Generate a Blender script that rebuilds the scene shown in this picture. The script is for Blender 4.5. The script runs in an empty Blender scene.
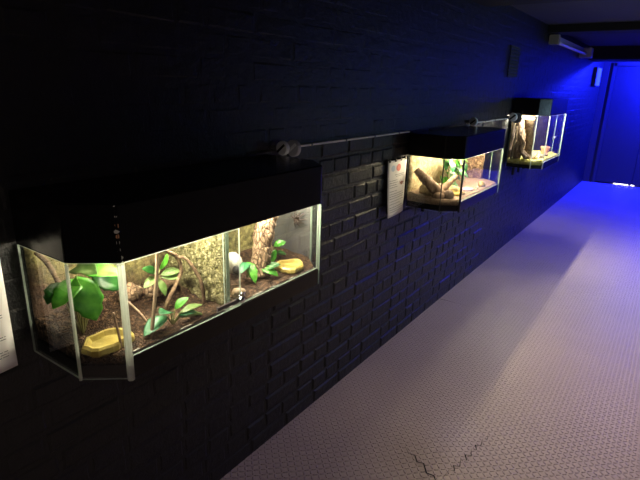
import bpy, bmesh, math, random
from mathutils import Vector, Matrix, noise
random.seed(7)
SC = bpy.context.scene
COL = SC.collection
PI = math.pi

# ------------------------------------------------------------------ materials
class N:
    """small node helper"""
    def __init__(s, name):
        s.m = bpy.data.materials.new(name); s.m.use_nodes = True
        s.t = s.m.node_tree; s.t.nodes.clear()
        s.out = s.t.nodes.new('ShaderNodeOutputMaterial')
    def n(s, typ, **kw):
        x = s.t.nodes.new('ShaderNode' + typ)
        for k, v in kw.items():
            if k.startswith('_'): setattr(x, k[1:], v)
            else: s.set(x.inputs[k.replace('__', ' ')], v)
        return x
    def set(s, sock, v):
        if hasattr(v, 'links') or isinstance(v, bpy.types.NodeSocket): s.t.links.new(v, sock)
        elif isinstance(v, bpy.types.Node): s.t.links.new(v.outputs[0], sock)
        else:
            if isinstance(v, tuple) and len(v) == 3 and sock.type == 'RGBA': v = (*v, 1)
            sock.default_value = v
    def math(s, op, a, b=0.0, c=None):
        x = s.t.nodes.new('ShaderNodeMath'); x.operation = op
        s.set(x.inputs[0], a); s.set(x.inputs[1], b)
        if c is not None: s.set(x.inputs[2], c)
        return x.outputs[0]
    def ramp(s, fac, stops):
        x = s.t.nodes.new('ShaderNodeValToRGB'); s.set(x.inputs[0], fac)
        e = x.color_ramp.elements
        while len(e) < len(stops): e.new(.5)
        for i, (p, c) in enumerate(stops): e[i].position = p; e[i].color = (*c, 1)
        return x.outputs[0]
    def mix(s, f, a, b):
        x = s.t.nodes.new('ShaderNodeMix'); x.data_type = 'RGBA'
        s.set(x.inputs[0], f); s.set(x.inputs[6], a); s.set(x.inputs[7], b)
        return x.outputs[2]
    def done(s, sh):
        s.t.links.new(sh.outputs[0] if isinstance(sh, bpy.types.Node) else sh, s.out.inputs[0]); return s.m

def plain(name, col, rough=.5, metal=0., spec=.5, bump=0., bscale=80, var=0.):
    k = N(name); co = k.n('TexCoord')
    c = (*col, 1)
    nz = k.n('TexNoise', Vector=co.outputs['Object'], Scale=float(bscale), Detail=4.)
    if var: c = k.mix(nz.outputs[0], tuple(v * (1 - var) for v in col), tuple(min(1, v * (1 + var)) for v in col))
    p = k.n('BsdfPrincipled', Roughness=rough, Metallic=metal)
    k.set(p.inputs['Base Color'], c); p.inputs['Specular IOR Level'].default_value = spec
    if bump:
        b = k.n('Bump', Strength=1., Distance=bump, Height=nz.outputs[0]); k.set(p.inputs['Normal'], b)
    return k.done(p)

def rough_mat(name, stops, scale, bump, rough=.85, detail=8., vor=0., vscale=60., stretch=None, spec=.25):
    """noise-coloured natural material: bark, soil, rock, moss"""
    k = N(name); co = k.n('TexCoord'); v = co.outputs['Object']
    if stretch:
        mp = k.n('Mapping', Vector=v, Scale=stretch); v = mp.outputs[0]
    nz = k.n('TexNoise', Vector=v, Scale=float(scale), Detail=detail, Roughness=.65)
    h = nz.outputs[0]
    c = k.ramp(h, stops)
    if vor:
        vo = k.n('TexVoronoi', Vector=v, Scale=float(vscale)); vo.feature = 'DISTANCE_TO_EDGE'
        crack = k.math('MINIMUM', k.math('MULTIPLY', vo.outputs[0], 7.), 1.)
        c = k.mix(k.math('MULTIPLY', k.math('SUBTRACT', 1., crack), vor), c, tuple(x * .25 for x in stops[0][1]))
        h = k.math('ADD', h, k.math('MULTIPLY', crack, .5))
    p = k.n('BsdfPrincipled', Roughness=rough); k.set(p.inputs['Base Color'], c)
    p.inputs['Specular IOR Level'].default_value = spec
    b = k.n('Bump', Strength=1., Distance=bump, Height=h); k.set(p.inputs['Normal'], b)
    return k.done(p)

def leaf_mat(name, a, b, scale=40):
    k = N(name); co = k.n('TexCoord')
    nz = k.n('TexNoise', Vector=co.outputs['Object'], Scale=float(scale), Detail=3.)
    c = k.ramp(nz.outputs[0], [(.35, a), (.65, b)])
    p = k.n('BsdfPrincipled', Roughness=.35); k.set(p.inputs['Base Color'], c)
    t = k.n('BsdfTranslucent'); k.set(t.inputs[0], c)
    m = k.n('MixShader', Fac=.45); k.t.links.new(p.outputs[0], m.inputs[1]); k.t.links.new(t.outputs[0], m.inputs[2])
    return k.done(m)

def glass_mat():
    k = N('clear_glass')
    g = k.n('NewGeometry')
    d = k.n('VectorMath'); d.operation = 'DOT_PRODUCT'
    k.set(d.inputs[0], g.outputs['Normal']); k.set(d.inputs[1], g.outputs['Incoming'])
    c = k.math('ABSOLUTE', d.outputs['Value'])
    f = k.math('ADD', .04, k.math('MULTIPLY', .68, k.math('POWER', k.math('SUBTRACT', 1., c), 5.)))
    tr = k.n('BsdfTransparent'); k.set(tr.inputs[0], (.965, .985, .972, 1))
    gl = k.n('BsdfGlossy', Roughness=.015)
    m = k.n('MixShader'); k.set(m.inputs[0], f)
    k.t.links.new(tr.outputs[0], m.inputs[1]); k.t.links.new(gl.outputs[0], m.inputs[2])
    return k.done(m)

def frosted(name, col, mixf=.55, rough=.3):
    """polished edge of glass / clear plastic profile: partly see-through, partly pale"""
    k = N(name)
    p = k.n('BsdfPrincipled', Roughness=rough); k.set(p.inputs['Base Color'], (*col, 1))
    tl = k.n('BsdfTranslucent'); k.set(tl.inputs[0], (*col, 1))
    a = k.n('MixShader', Fac=.5); k.t.links.new(p.outputs[0], a.inputs[1]); k.t.links.new(tl.outputs[0], a.inputs[2])
    tr = k.n('BsdfTransparent'); k.set(tr.inputs[0], (.85, .92, .88, 1))
    m = k.n('MixShader', Fac=mixf); k.t.links.new(tr.outputs[0], m.inputs[1]); k.t.links.new(a.outputs[0], m.inputs[2])
    return k.done(m)

def milky_glass(base):  # clear glass with a pale grey diffuse veil mixed in, uneven by noise
    m = base.copy(); m.name = 'milky_glass'; t = m.node_tree; out = [n for n in t.nodes if n.type == 'OUTPUT_MATERIAL'][0]
    old = out.inputs[0].links[0].from_socket
    d = t.nodes.new('ShaderNodeBsdfDiffuse'); d.inputs[0].default_value = (.62, .62, .60, 1)
    tl = t.nodes.new('ShaderNodeBsdfTranslucent'); tl.inputs[0].default_value = (.62, .62, .60, 1)
    a = t.nodes.new('ShaderNodeMixShader'); t.links.new(d.outputs[0], a.inputs[1]); t.links.new(tl.outputs[0], a.inputs[2])
    co = t.nodes.new('ShaderNodeTexCoord'); nz = t.nodes.new('ShaderNodeTexNoise'); nz.inputs['Scale'].default_value = 14.; nz.inputs['Detail'].default_value = 6.
    t.links.new(co.outputs['Object'], nz.inputs['Vector'])
    mu = t.nodes.new('ShaderNodeMath'); mu.operation = 'MULTIPLY'; mu.inputs[1].default_value = .30; t.links.new(nz.outputs[0], mu.inputs[0])
    x = t.nodes.new('ShaderNodeMixShader'); t.links.new(mu.outputs[0], x.inputs[0]); t.links.new(old, x.inputs[1]); t.links.new(a.outputs[0], x.inputs[2])
    t.links.new(x.outputs[0], out.inputs[0]); return m
def emit(name, col, strength):
    k = N(name); e = k.n('Emission', Strength=strength); k.set(e.inputs[0], (*col, 1)); return k.done(e)

def brick_paint():
    k = N('black_painted_brick'); co = k.n('TexCoord')
    nz = k.n('TexNoise', Vector=co.outputs['Object'], Scale=26., Detail=6., Roughness=.6)
    n2 = k.n('TexNoise', Vector=co.outputs['Object'], Scale=170., Detail=3.)
    c = k.mix(nz.outputs[0], (.014, .0145, .016), (.030, .030, .031))
    p = k.n('BsdfPrincipled'); k.set(p.inputs['Base Color'], c)
    k.set(p.inputs['Roughness'], k.math('ADD', .32, k.math('MULTIPLY', n2.outputs[0], .22)))
    p.inputs['Specular IOR Level'].default_value = .28
    h = k.math('ADD', nz.outputs[0], k.math('MULTIPLY', n2.outputs[0], .3))
    b = k.n('Bump', Strength=.8, Distance=.006, Height=h); k.set(p.inputs['Normal'], b)
    return k.done(p)

def mat_floor():
    """grey foam play mat with a raised tread of short bars set alternately"""
    k = N('foam_mat_tread'); co = k.n('TexCoord'); sep = k.n('SeparateXYZ', Vector=co.outputs['Object'])
    s = 1 / .0205
    u = k.math('MULTIPLY', sep.outputs[0], s); v = k.math('MULTIPLY', sep.outputs[1], s)
    fu = k.math('FLOOR', u); fv = k.math('FLOOR', v)
    p_ = k.math('SUBTRACT', k.math('SUBTRACT', u, fu), .5); q_ = k.math('SUBTRACT', k.math('SUBTRACT', v, fv), .5)
    par = k.math('MODULO', k.math('ABSOLUTE', k.math('ADD', fu, fv)), 2.)
    sg = k.math('SUBTRACT', k.math('MULTIPLY', k.math('ROUND', par), 2.), 1.)   # alternate direction
    qs = k.math('MULTIPLY', q_, sg)
    a = k.math('MULTIPLY', k.math('ADD', p_, qs), .7071); b = k.math('MULTIPLY', k.math('SUBTRACT', p_, qs), .7071)
    la = k.math('MULTIPLY', a, .37)
    r = k.math('SQRT', k.math('ADD', k.math('POWER', k.math('ABSOLUTE', la), 2.), k.math('POWER', k.math('ABSOLUTE', b), 2.)))
    sm = k.n('MapRange', _interpolation_type='SMOOTHSTEP', Value=r)
    sm.inputs['From Min'].default_value = .19; sm.inputs['From Max'].default_value = .10
    nz = k.n('TexNoise', Vector=co.outputs['Object'], Scale=3., Detail=5.)
    n3 = k.n('TexNoise', Vector=co.outputs['Object'], Scale=60., Detail=3.)
    c = k.mix(nz.outputs[0], (.47, .375, .335), (.57, .465, .42))
    c = k.mix(k.math('MULTIPLY', n3.outputs[0], .35), c, (.33, .27, .255))
    p = k.n('BsdfPrincipled', Roughness=.5); k.set(p.inputs['Base Color'], c)
    p.inputs['Specular IOR Level'].default_value = .35
    bp = k.n('Bump', Strength=1., Distance=.038, Height=sm.outputs[0]); k.set(p.inputs['Normal'], bp)
    return k.done(p)

def backdrop_mat():
    """vivarium backdrop: brown fibre board grown over with olive moss toward the top and the right"""
    k = N('moss_and_fibre_backdrop'); co = k.n('TexCoord'); sep = k.n('SeparateXYZ', Vector=co.outputs['Object'])
    nz = k.n('TexNoise', Vector=co.outputs['Object'], Scale=55., Detail=8., Roughness=.7)
    n2 = k.n('TexNoise', Vector=co.outputs['Object'], Scale=9., Detail=4.)
    moss = k.ramp(nz.outputs[0], [(.3, (.02, .018, .005)), (.5, (.13, .112, .035)), (.7, (.30, .265, .11))])
    brown = k.ramp(nz.outputs[0], [(.3, (.014, .007, .004)), (.55, (.075, .038, .018)), (.75, (.16, .09, .048))])
    t = k.math('ADD', k.math('MULTIPLY', sep.outputs[1], 1.2), k.math('MULTIPLY', sep.outputs[2], 5.))
    t = k.math('ADD', t, k.math('MULTIPLY', k.math('SUBTRACT', n2.outputs[0], .5), 1.2))
    w = k.n('MapRange', Value=t); w.inputs['From Min'].default_value = .35; w.inputs['From Max'].default_value = .65
    p = k.n('BsdfPrincipled', Roughness=.9); k.set(p.inputs['Base Color'], k.mix(w.outputs[0], brown, moss))
    b = k.n('Bump', Strength=1., Distance=.012, Height=nz.outputs[0]); k.set(p.inputs['Normal'], b)
    return k.done(p)

M = dict(
    brick=brick_paint(), floor=mat_floor(), glass=glass_mat(), backdrop=backdrop_mat(),
    black=plain('black_gloss_panel', (.006, .006, .007), .22, spec=.22, bump=.0006, bscale=40),
    matte=plain('black_matt_paint', (.012, .012, .013), .6),
    ceil=plain('dark_blue_grey_ceiling', (.05, .052, .065), .8, bump=.003, bscale=12),
    beam=plain('black_painted_timber', (.010, .010, .012), .75, bump=.002, bscale=30),
    plaster=plain('dark_painted_plaster', (.06, .06, .065), .7, bump=.002, bscale=20),
    door=plain('dark_painted_door', (.045, .045, .055), .5, bump=.0005, bscale=30),
    frame=plain('dark_door_frame', (.06, .06, .07), .5),
    edge=frosted('pale_green_glass_edge', (.62, .74, .64), .6),
    dedge=frosted('dark_green_glass_edge', (.22, .27, .21), .85),
    strip=frosted('pale_plastic_corner_strip', (.80, .80, .74), .75, .18),
    bstrip=plain('black_sealant', (.012, .012, .012), .4),
    rail=plain('brushed_aluminium_track', (.34, .33, .31), .35, .8),
    chrome=plain('chrome', (.75, .76, .78), .15, 1.),
    grey=plain('grey_plastic', (.45, .46, .52), .35),
    white=plain('white_plastic', (.80, .82, .86), .35),
    dgrey=plain('dark_grey_plastic', (.10, .10, .115), .4),
    conduit=plain('pale_grey_cable_conduit', (.74, .71, .68), .45),
    paper=plain('white_paper', (.74, .72, .70), .7, var=.03, bscale=8),
    ink=plain('grey_printed_ink', (.10, .10, .11), .7),
    red=plain('red_printed_ink', (.72, .20, .16), .7), blue=plain('pale_blue_printed_ink', (.45, .55, .66), .7),
    brownink=plain('brown_printed_ink', (.26, .12, .09), .7),
    tack=plain('dark_putty', (.03, .03, .03), .6),
    soil=rough_mat('damp_brown_soil', [(.34, (.010, .005, .003)), (.5, (.07, .037, .019)), (.66, (.24, .145, .08))], 95, .012, vor=.45, vscale=120),
    sand=rough_mat('pale_sand', [(.3, (.13, .085, .06)), (.6, (.30, .215, .155))], 90, .003),
    litter=rough_mat('yellow_leaf_litter', [(.3, (.16, .14, .025)), (.5, (.45, .40, .11)), (.7, (.62, .58, .33))], 45, .01),
    yellow=rough_mat('yellow_resin', [(.35, (.24, .175, .025)), (.6, (.40, .32, .09))], 30, .0015, .35, spec=.5),
    cork=rough_mat('cork_bark', [(.3, (.08, .045, .025)), (.48, (.27, .18, .11)), (.7, (.45, .33, .22))], 60, .008, vor=.75, vscale=75, stretch=(1, 1, .55)),
    wood=rough_mat('driftwood', [(.3, (.10, .062, .042)), (.5, (.29, .20, .14)), (.72, (.48, .36, .27))], 45, .003, stretch=(1, 1, .35)),
    dwood=rough_mat('dark_branch_bark', [(.3, (.025, .016, .01)), (.5, (.10, .065, .037)), (.7, (.22, .155, .09))], 70, .002),
    cane=rough_mat('pale_cane', [(.3, (.18, .12, .07)), (.6, (.32, .24, .16))], 30, .0008, .5),
    rock=rough_mat('pale_yellow_rock', [(.3, (.22, .17, .09)), (.5, (.42, .34, .19)), (.7, (.60, .52, .36))], 40, .012),
    stone=rough_mat('grey_brown_stone', [(.3, (.12, .085, .065)), (.65, (.26, .20, .165))], 30, .004),
    moss=rough_mat('olive_moss', [(.3, (.035, .035, .01)), (.46, (.20, .185, .075)), (.66, (.46, .43, .24))], 75, .012, vor=.35, vscale=90),
    leafA=leaf_mat('bright_green_leaf', (.045, .24, .018), (.13, .42, .045)), leafB=leaf_mat('deep_green_leaf', (.008, .075, .012), (.035, .16, .026)),
    leafC=leaf_mat('yellow_green_leaf', (.13, .25, .06), (.28, .40, .15)), leafD=leaf_mat('blue_green_leaf', (.014, .14, .05), (.06, .27, .11)),
    stem=plain('green_brown_stem', (.20, .20, .08), .6),
    bone=plain('white_resin_bone', (.36, .35, .31), .5, bump=.002, bscale=60, var=.12), hole=plain('dark_opening', (.006, .006, .006), .8),
    terra=plain('terracotta', (.62, .30, .20), .75, bump=.001, bscale=90, var=.15),
    spider=plain('brown_hair', (.022, .011, .007), .7, var=.4, bscale=300),
    orange=plain('chipped_orange_undercoat', (.60, .30, .16), .7), chipw=plain('chipped_white_undercoat', (.62, .62, .58), .7),
    signface=plain('pale_blue_sign_face', (.50, .62, .66), .5),
    daylight=emit('daylight_under_door', (1, .95, .97), 6.),
    lamp=emit('warm_lamp', (1., .87, .66), 250.), lamp2=emit('warm_white_lamp', (1., .80, .52), 260.), lamp3=emit('cool_white_lamp', (1., .90, .70), 800.),
    blueled=emit('blue_led', (.02, .03, 1.), 12.),
)

# ------------------------------------------------------------------ mesh helpers
def tag(o, label=None, cat=None, group=None, kind=None):
    if label: o['label'] = label
    if cat: o['category'] = cat
    if group: o['group'] = group
    if kind: o['kind'] = kind
    return o

OFF = {}
def empty(name, loc, label, cat, group=None):
    o = bpy.data.objects.new(name, None); COL.objects.link(o); o.location = loc
    o.empty_display_size = .05; OFF[o.name] = Vector(loc)
    return tag(o, label, cat, group)

class MB:
    """collects shapes given in world coordinates; build() links them as ONE object"""
    def __init__(s): s.bm = bmesh.new(); s.mi = 0
    def faces(s, vs, fs):
        V = [s.bm.verts.new(v) for v in vs]
        for f in fs:
            try: fc = s.bm.faces.new([V[i] for i in f]); fc.material_index = s.mi
            except ValueError: pass
        return V
    def box(s, a, b):
        x0, y0, z0 = a; x1, y1, z1 = b
        vs = [(x0,y0,z0),(x1,y0,z0),(x1,y1,z0),(x0,y1,z0),(x0,y0,z1),(x1,y0,z1),(x1,y1,z1),(x0,y1,z1)]
        return s.faces(vs, [(0,3,2,1),(4,5,6,7),(0,1,5,4),(1,2,6,5),(2,3,7,6),(3,0,4,7)])
    def prism(s, pts, z0, z1):
        n = len(pts)
        vs = [(x, y, z0) for x, y in pts] + [(x, y, z1) for x, y in pts]
        return s.faces(vs, [tuple(range(n))[::-1], tuple(range(n, 2*n))] + [(i, (i+1) % n, n+(i+1) % n, n+i) for i in range(n)])
    def tube(s, pts, rad, seg=8, rough=0., seed=0, sub=5, closed_ends=True, hollow=0.):
        P = spline([Vector(p) for p in pts], sub); n = len(P)
        R = [rad] * n if not hasattr(rad, '__len__') else [lerp_list(rad, i / (n - 1)) for i in range(n)]
        rings = []; up = None
        for i, c in enumerate(P):
            t = (P[min(i+1, n-1)] - P[max(i-1, 0)]).normalized()
            if up is None: up = t.orthogonal().normalized()
            up = (up - t * up.dot(t)).normalized(); w = t.cross(up)
            ring = []
            for k in range(seg):
                a = 2 * PI * k / seg; d = up * math.cos(a) + w * math.sin(a)
                q = c + d * R[i]
                rr = R[i] * (1 + rough * noise.noise(Vector((q.x*60+seed*7, q.y*60, q.z*60))) * 1.6)
                ring.append(s.bm.verts.new(c + d * rr))
            rings.append(ring)
        for i in range(n - 1):
            for k in range(seg):
                f = s.bm.faces.new([rings[i][k], rings[i][(k+1) % seg], rings[i+1][(k+1) % seg], rings[i+1][k]]); f.material_index = s.mi
        if hollow:
            inner = []
            for i, c in enumerate(P):
                inner.append([s.bm.verts.new(c + (v.co - c) * hollow) for v in rings[i]])
            for i in range(n - 1):
                for k in range(seg):
                    s.bm.faces.new([inner[i][k], inner[i+1][k], inner[i+1][(k+1) % seg], inner[i][(k+1) % seg]])
            for e in (0, n - 1):
                for k in range(seg): s.bm.faces.new([rings[e][k], rings[e][(k+1) % seg], inner[e][(k+1) % seg], inner[e][k]])
        elif closed_ends:
            s.bm.faces.new(rings[0][::-1]); s.bm.faces.new(rings[-1])
    def ellipsoid(s, c, r, seg=14, rings=9, rough=0., seed=0, flat=None, freq=30):
        c = Vector(c); ring = []
        for i in range(rings + 1):
            th = PI * i / rings; row = []
            for k in range(seg):
                a = 2 * PI * k / seg
                d = Vector((math.sin(th) * math.cos(a), math.sin(th) * math.sin(a), math.cos(th)))
                q = Vector((d.x * r[0], d.y * r[1], d.z * r[2]))
                f = 1 + rough * 1.6 * noise.noise((c + q) * freq + Vector((seed, 0, 0)))
                q = c + q * f
                if flat is not None: q.z = max(q.z, flat)
                row.append(q)
                if i in (0, rings): break
            ring.append([s.bm.verts.new(q) for q in row])
        for i in range(rings):
            for k in range(seg):
                a, b = ring[i], ring[i+1]; k2 = (k + 1) % seg
                if len(a) == 1: vs = [a[0], b[k], b[k2]]
                elif len(b) == 1: vs = [a[k], b[0], a[k2]]
                else: vs = [a[k], b[k], b[k2], a[k2]]
                f = s.bm.faces.new(vs); f.material_index = s.mi
    def lathe(s, c, prof, seg=20, wob=0., sx=1., sy=1., seed=0, axis='z'):
        """closed profile of (radius, height) turned about an axis, with an irregular outline"""
        rows = []
        for r, h in prof:
            row = []
            for k in range(seg):
                a = 2 * PI * k / seg
                w = 1 + wob * noise.noise(Vector((math.cos(a) * 1.7 + seed, math.sin(a) * 1.7, seed)))
                x, y = r * w * math.cos(a) * sx, r * w * math.sin(a) * sy
                v = (x, y, h) if axis == 'z' else ((x, h, y) if axis == 'y' else (h, x, y))
                row.append(s.bm.verts.new(Vector(c) + Vector(v)))
            rows.append(row)
        for i in range(len(rows) - 1):
            for k in range(seg):
                f = s.bm.faces.new([rows[i][k], rows[i][(k+1) % seg], rows[i+1][(k+1) % seg], rows[i+1][k]]); f.material_index = s.mi
        s.bm.faces.new(rows[0]); s.bm.faces.new(rows[-1])
    def leaf(s, base, d, up, L, W, curl=.3, fold=.2, heart=.0, thick=.0006, n=9, m=4):
        d = Vector(d).normalized(); up = Vector(up); up = (up - d * up.dot(d)).normalized(); w = d.cross(up)
        base = Vector(base); top = []; bot = []
        for i in range(n + 1):
            t = i / n
            wid = W * .5 * (1 + .10 * math.sin(23 * t + 2.) * (1 if heart else 0)) * (math.sin(PI * t ** (.75 if heart else 1.)) ** .75 if 0 < t < 1 else .02)
            ca = curl * t
            c = base + d * (L * (math.sin(ca) / max(curl, 1e-3) if curl else t)) - up * (L * (1 - math.cos(ca)) / max(curl, 1e-3))
            if heart: pass
            ro = []
            for j in range(-m, m + 1):
                q = j / m
                back = -d * (heart * L * abs(q) ** 2 * (1 - t) ** 2)
                ro.append(c + w * (wid * q) + up * (wid * fold * abs(q) + .012 * L * math.sin(9 * t + 3 * q)) + back)
            top.append([s.bm.verts.new(q) for q in ro]); bot.append([s.bm.verts.new(q - up * thick) for q in ro])
        for i in range(n):
            for j in range(2 * m):
                for g, o in ((top, 1), (bot, -1)):
                    vs = [g[i][j], g[i][j+1], g[i+1][j+1], g[i+1][j]]
                    s.bm.faces.new(vs[::o]).material_index = s.mi
        for i in range(n):
            for j in (0, 2 * m): s.bm.faces.new([top[i][j], top[i+1][j], bot[i+1][j], bot[i][j]])
    def build(s, name, mats, parent=None, origin=None, smooth=False, bevel=0.):
        bmesh.ops.recalc_face_normals(s.bm, faces=s.bm.faces)
        if parent is not None: off = OFF[parent.name]
        else: off = Vector(origin) if origin is not None else Vector((0, 0, 0))
        bmesh.ops.translate(s.bm, verts=s.bm.verts, vec=-off)
        me = bpy.data.meshes.new(name); s.bm.to_mesh(me); s.bm.free()
        for m in (mats if isinstance(mats, (list, tuple)) else [mats]): me.materials.append(m)
        if smooth:
            for p in me.polygons: p.use_smooth = True
        o = bpy.data.objects.new(name, me); COL.objects.link(o); OFF[o.name] = off
        if parent is not None: o.parent = parent
        else: o.location = off
        if bevel:
            b = o.modifiers.new('bevel', 'BEVEL'); b.width = bevel; b.segments = 2; b.limit_method = 'ANGLE'
        return o

def lerp_list(L, t):
    x = t * (len(L) - 1); i = min(int(x), len(L) - 2); return L[i] + (L[i+1] - L[i]) * (x - i)
def spline(P, sub):
    if len(P) < 2: return P
    if len(P) == 2: return [P[0].lerp(P[1], i / (sub * 2)) for i in range(sub * 2 + 1)]
    Q = [2 * P[0] - P[1]] + P + [2 * P[-1] - P[-2]]; out = []
    for i in range(1, len(Q) - 2):
        a, b, c, d = Q[i-1:i+3]
        for k in range(sub):
            t = k / sub
            out.append(.5 * (2*b + (c-a)*t + (2*a-5*b+4*c-d)*t*t + (3*b-a-3*c+d)*t**3))
    return out + [P[-1]]

def struct(o): o['kind'] = 'structure'; return o

# ------------------------------------------------------------------ room shell
Y0, Y1, XR, ZC = -1.6, 9.92, 2.55, 2.11
def build_wall_left():
    b = MB(); b.box((-.22, Y0, -.02), (-.008, Y1 + .2, ZC + .02))
    rnd = random.Random(3); ch = .075; z = 0.; c = 0
    while z < ZC:
        head = (c % 2 == 1)
        L = .1125 if head else .225
        y = Y0 + (.056 if head else 0) + rnd.uniform(-.02, .02)
        while y < Y1:
            w = L * rnd.uniform(.94, 1.06) if rnd.random() > .12 else (.1125 if not head else .225)
            j = lambda a=.0025: rnd.uniform(-a, a)
            y0, y1 = y + .004, min(y + w - .004, Y1); z0, z1 = z + .004, min(z + ch - .004, ZC)
            if y1 - y0 > .02 and z1 - z0 > .015:
                k_ = 1. if (z < 1.24 and y > 1.2) else .55
                if z >= 1.24: k_ = .30
                if y > 4.0: k_ = min(k_, .38)
                p = -.009 + .0062 * k_ + rnd.uniform(-.0016, .0012) * k_; i = .009
                outer = [(-.009, y0+j(), z0+j()), (-.009, y1+j(), z0+j()), (-.009, y1+j(), z1+j()), (-.009, y0+j(), z1+j())]
                inner = [(p+j(.0012), y0+i+j(), z0+i+j()), (p+j(.0012), y1-i+j(), z0+i+j()), (p+j(.0012), y1-i+j(), z1-i+j()), (p+j(.0012), y0+i+j(), z1-i+j())]
                b.faces(outer + inner, [(4,5,6,7)] + [(q, (q+1) % 4, 4+(q+1) % 4, 4+q) for q in range(4)])
            y += w
        z += ch; c += 1
    return struct(b.build('wall_left', M['brick']))
build_wall_left()
b = MB(); b.box((XR, Y0, -.02), (XR + .2, Y1 + .2, ZC + .02)); struct(b.build('wall_right', M['plaster']))
b = MB(); b.box((-.008, Y0 - .2, -.02), (XR, Y0, ZC + .02)); struct(b.build('wall_near', M['plaster']))
DX0, DX1, DZ = .19, .99, 1.93
b = MB(); b.box((-.008, Y1, -.02), (DX0 - .05, Y1 + .15, ZC + .02)); b.box((DX1 + .05, Y1, -.02), (XR, Y1 + .15, ZC + .02))
b.box((DX0 - .05, Y1, DZ + .05), (DX1 + .05, Y1 + .15, ZC + .02)); struct(b.build('wall_far', M['plaster']))
b = MB(); b.box((-.22, Y0 - .2, ZC), (XR + .2, Y1 + .2, ZC + .1)); struct(b.build('ceiling', M['ceil']))
for i, (ya, yb, zb) in enumerate(((3.16, 3.62, 2.026), (5.52, 5.80, 2.04), (8.22, 8.84, 1.938))):
    b = MB(); b.box((-.006, ya, zb), (XR, yb, ZC)); struct(b.build('trim_%d' % (i + 1), M['beam'], bevel=.006))

def hump(x, y):
    d = math.exp(-((x - .60) ** 2 / .02 + (y - 1.80) ** 2 / .035))
    return .026 * d + .0018 * noise.noise(Vector((x * 2.2, y * 2.2, 3.)))
b = MB()
xs = [-.008] + [i * .06 for i in range(1, 22)] + [1.4, 1.7, 2.0, 2.3, XR]
ys = [Y0, -.8, 0., .6, .9] + [1.0 + i * .05 for i in range(36)] + [2.85 + .25 * i for i in range(28)] + [Y1 + .15]
G = [[b.bm.verts.new((x, y, hump(x, y) if 0 < x < 1.3 else 0.)) for y in ys] for x in xs]
for i in range(len(xs) - 1):
    for j in range(len(ys) - 1): b.bm.faces.new([G[i][j], G[i+1][j], G[i+1][j+1], G[i][j+1]])
floor = struct(b.build('floor', M['floor'], smooth=True))
# jigsaw joints between the foam mats: dark cut lines
def seam(pts, w):
    b = MB(); V = []
    P = [Vector((x, y, hump(x, y) + .0012)) for x, y in pts]
    for i, c in enumerate(P):
        t = (P[min(i+1, len(P)-1)] - P[max(i-1, 0)]).normalized(); n = Vector((-t.y, t.x, 0))
        ww = w[i] if hasattr(w, '__len__') else w
        V.append((b.bm.verts.new(c + n * ww), b.bm.verts.new(c - n * ww)))
    for i in range(len(V) - 1): b.bm.faces.new([V[i][0], V[i][1], V[i+1][1], V[i+1][0]])
    return b.build('mat_joint', M['hole'], parent=floor)
def jig(a, d, n, step=.055, amp=.018):
    P = []; a = Vector(a); d = Vector(d).normalized(); s = Vector((-d.y, d.x))
    for i in range(n):
        c = a + d * step * i; P += [c, c + d * step * .62 + s * amp * .2, c + d * step * .38 + s * amp, c + d * step + s * amp * .9] if i % 2 == 0 else [c + s * amp, c + d * step * .5]
    return P
wid = [.0005, .0009, .0018, .0026, .0030, .0030, .0026, .0028, .0024, .0024, .0020, .0020, .0016, .0016, .0012, .001, .0006, .0005]
sp = [(.700, 1.62), (.708, 1.70), (.728, 1.712), (.714, 1.735), (.736, 1.748), (.724, 1.79), (.746, 1.802), (.730, 1.828), (.752, 1.842), (.738, 1.882), (.758, 1.894), (.744, 1.920), (.764, 1.934), (.756, 1.985), (.774, 2.0), (.765, 2.03)]
seam(sp, [.0004, .0006, .0020, .0032, .0022, .0005, .0024, .0038, .0026, .0005, .0022, .0034, .0022, .0004, .0014, .0003])
seam([(.50, 1.72), (.535, 1.685), (.56, 1.69), (.585, 1.66), (.61, 1.668), (.64, 1.63), (.67, 1.635), (.70, 1.60)], [.0004, .0012, .0026, .003, .003, .0036, .003, .001])
for yy in (3.35, 5.32):
    seam([(0., yy), (.04, yy + .004), (.12, yy + .006), (.22, yy + .008)], [.004, .0024, .0008, .0003])

# far door with its frame
b = MB(); w = .05
b.box((DX0 - w, Y1 - .02, 0), (DX0, Y1 + .12, DZ + w)); b.box((DX1, Y1 - .02, 0), (DX1 + w, Y1 + .12, DZ + w)); b.box((DX0, Y1 - .035, DZ), (DX1, Y1 + .12, DZ + w))
struct(b.build('trim_4', M['frame']))
b = MB(); b.box((-.006, Y1 - .03, 0), (.09, Y1, ZC)); struct(b.build('trim_5', M['frame']))
b = MB(); b.box((DX0 + .003, Y1 - .008, .022), (.735, Y1 + .04, DZ - .006)); b.box((.740, Y1 - .008, .022), (DX1 - .003, Y1 + .04, DZ - .006))
dr = struct(b.build('door_1', M['door'], bevel=.002))
b = MB(); b.box((.47, Y1 + .05, .003), (.69, Y1 + .06, .02)); b.box((.725, Y1 + .05, .003), (.775, Y1 + .06, .02))
o = b.build('daylight_gap', M['daylight'], parent=dr); o['label'] = 'white daylight showing under the door'

# ------------------------------------------------------------------ vivariums
X0, XS, XF, CH = .012, .22, .305, .07
def outline(y0, y1, ins=0.):
    k = ins * .45
    return [(X0 + ins, y0 + ins), (XS - k, y0 + ins), (XF - ins, y0 + CH + k), (XF - ins, y1 - CH - k), (XS - k, y1 - ins), (X0 + ins, y1 - ins)]

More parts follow.
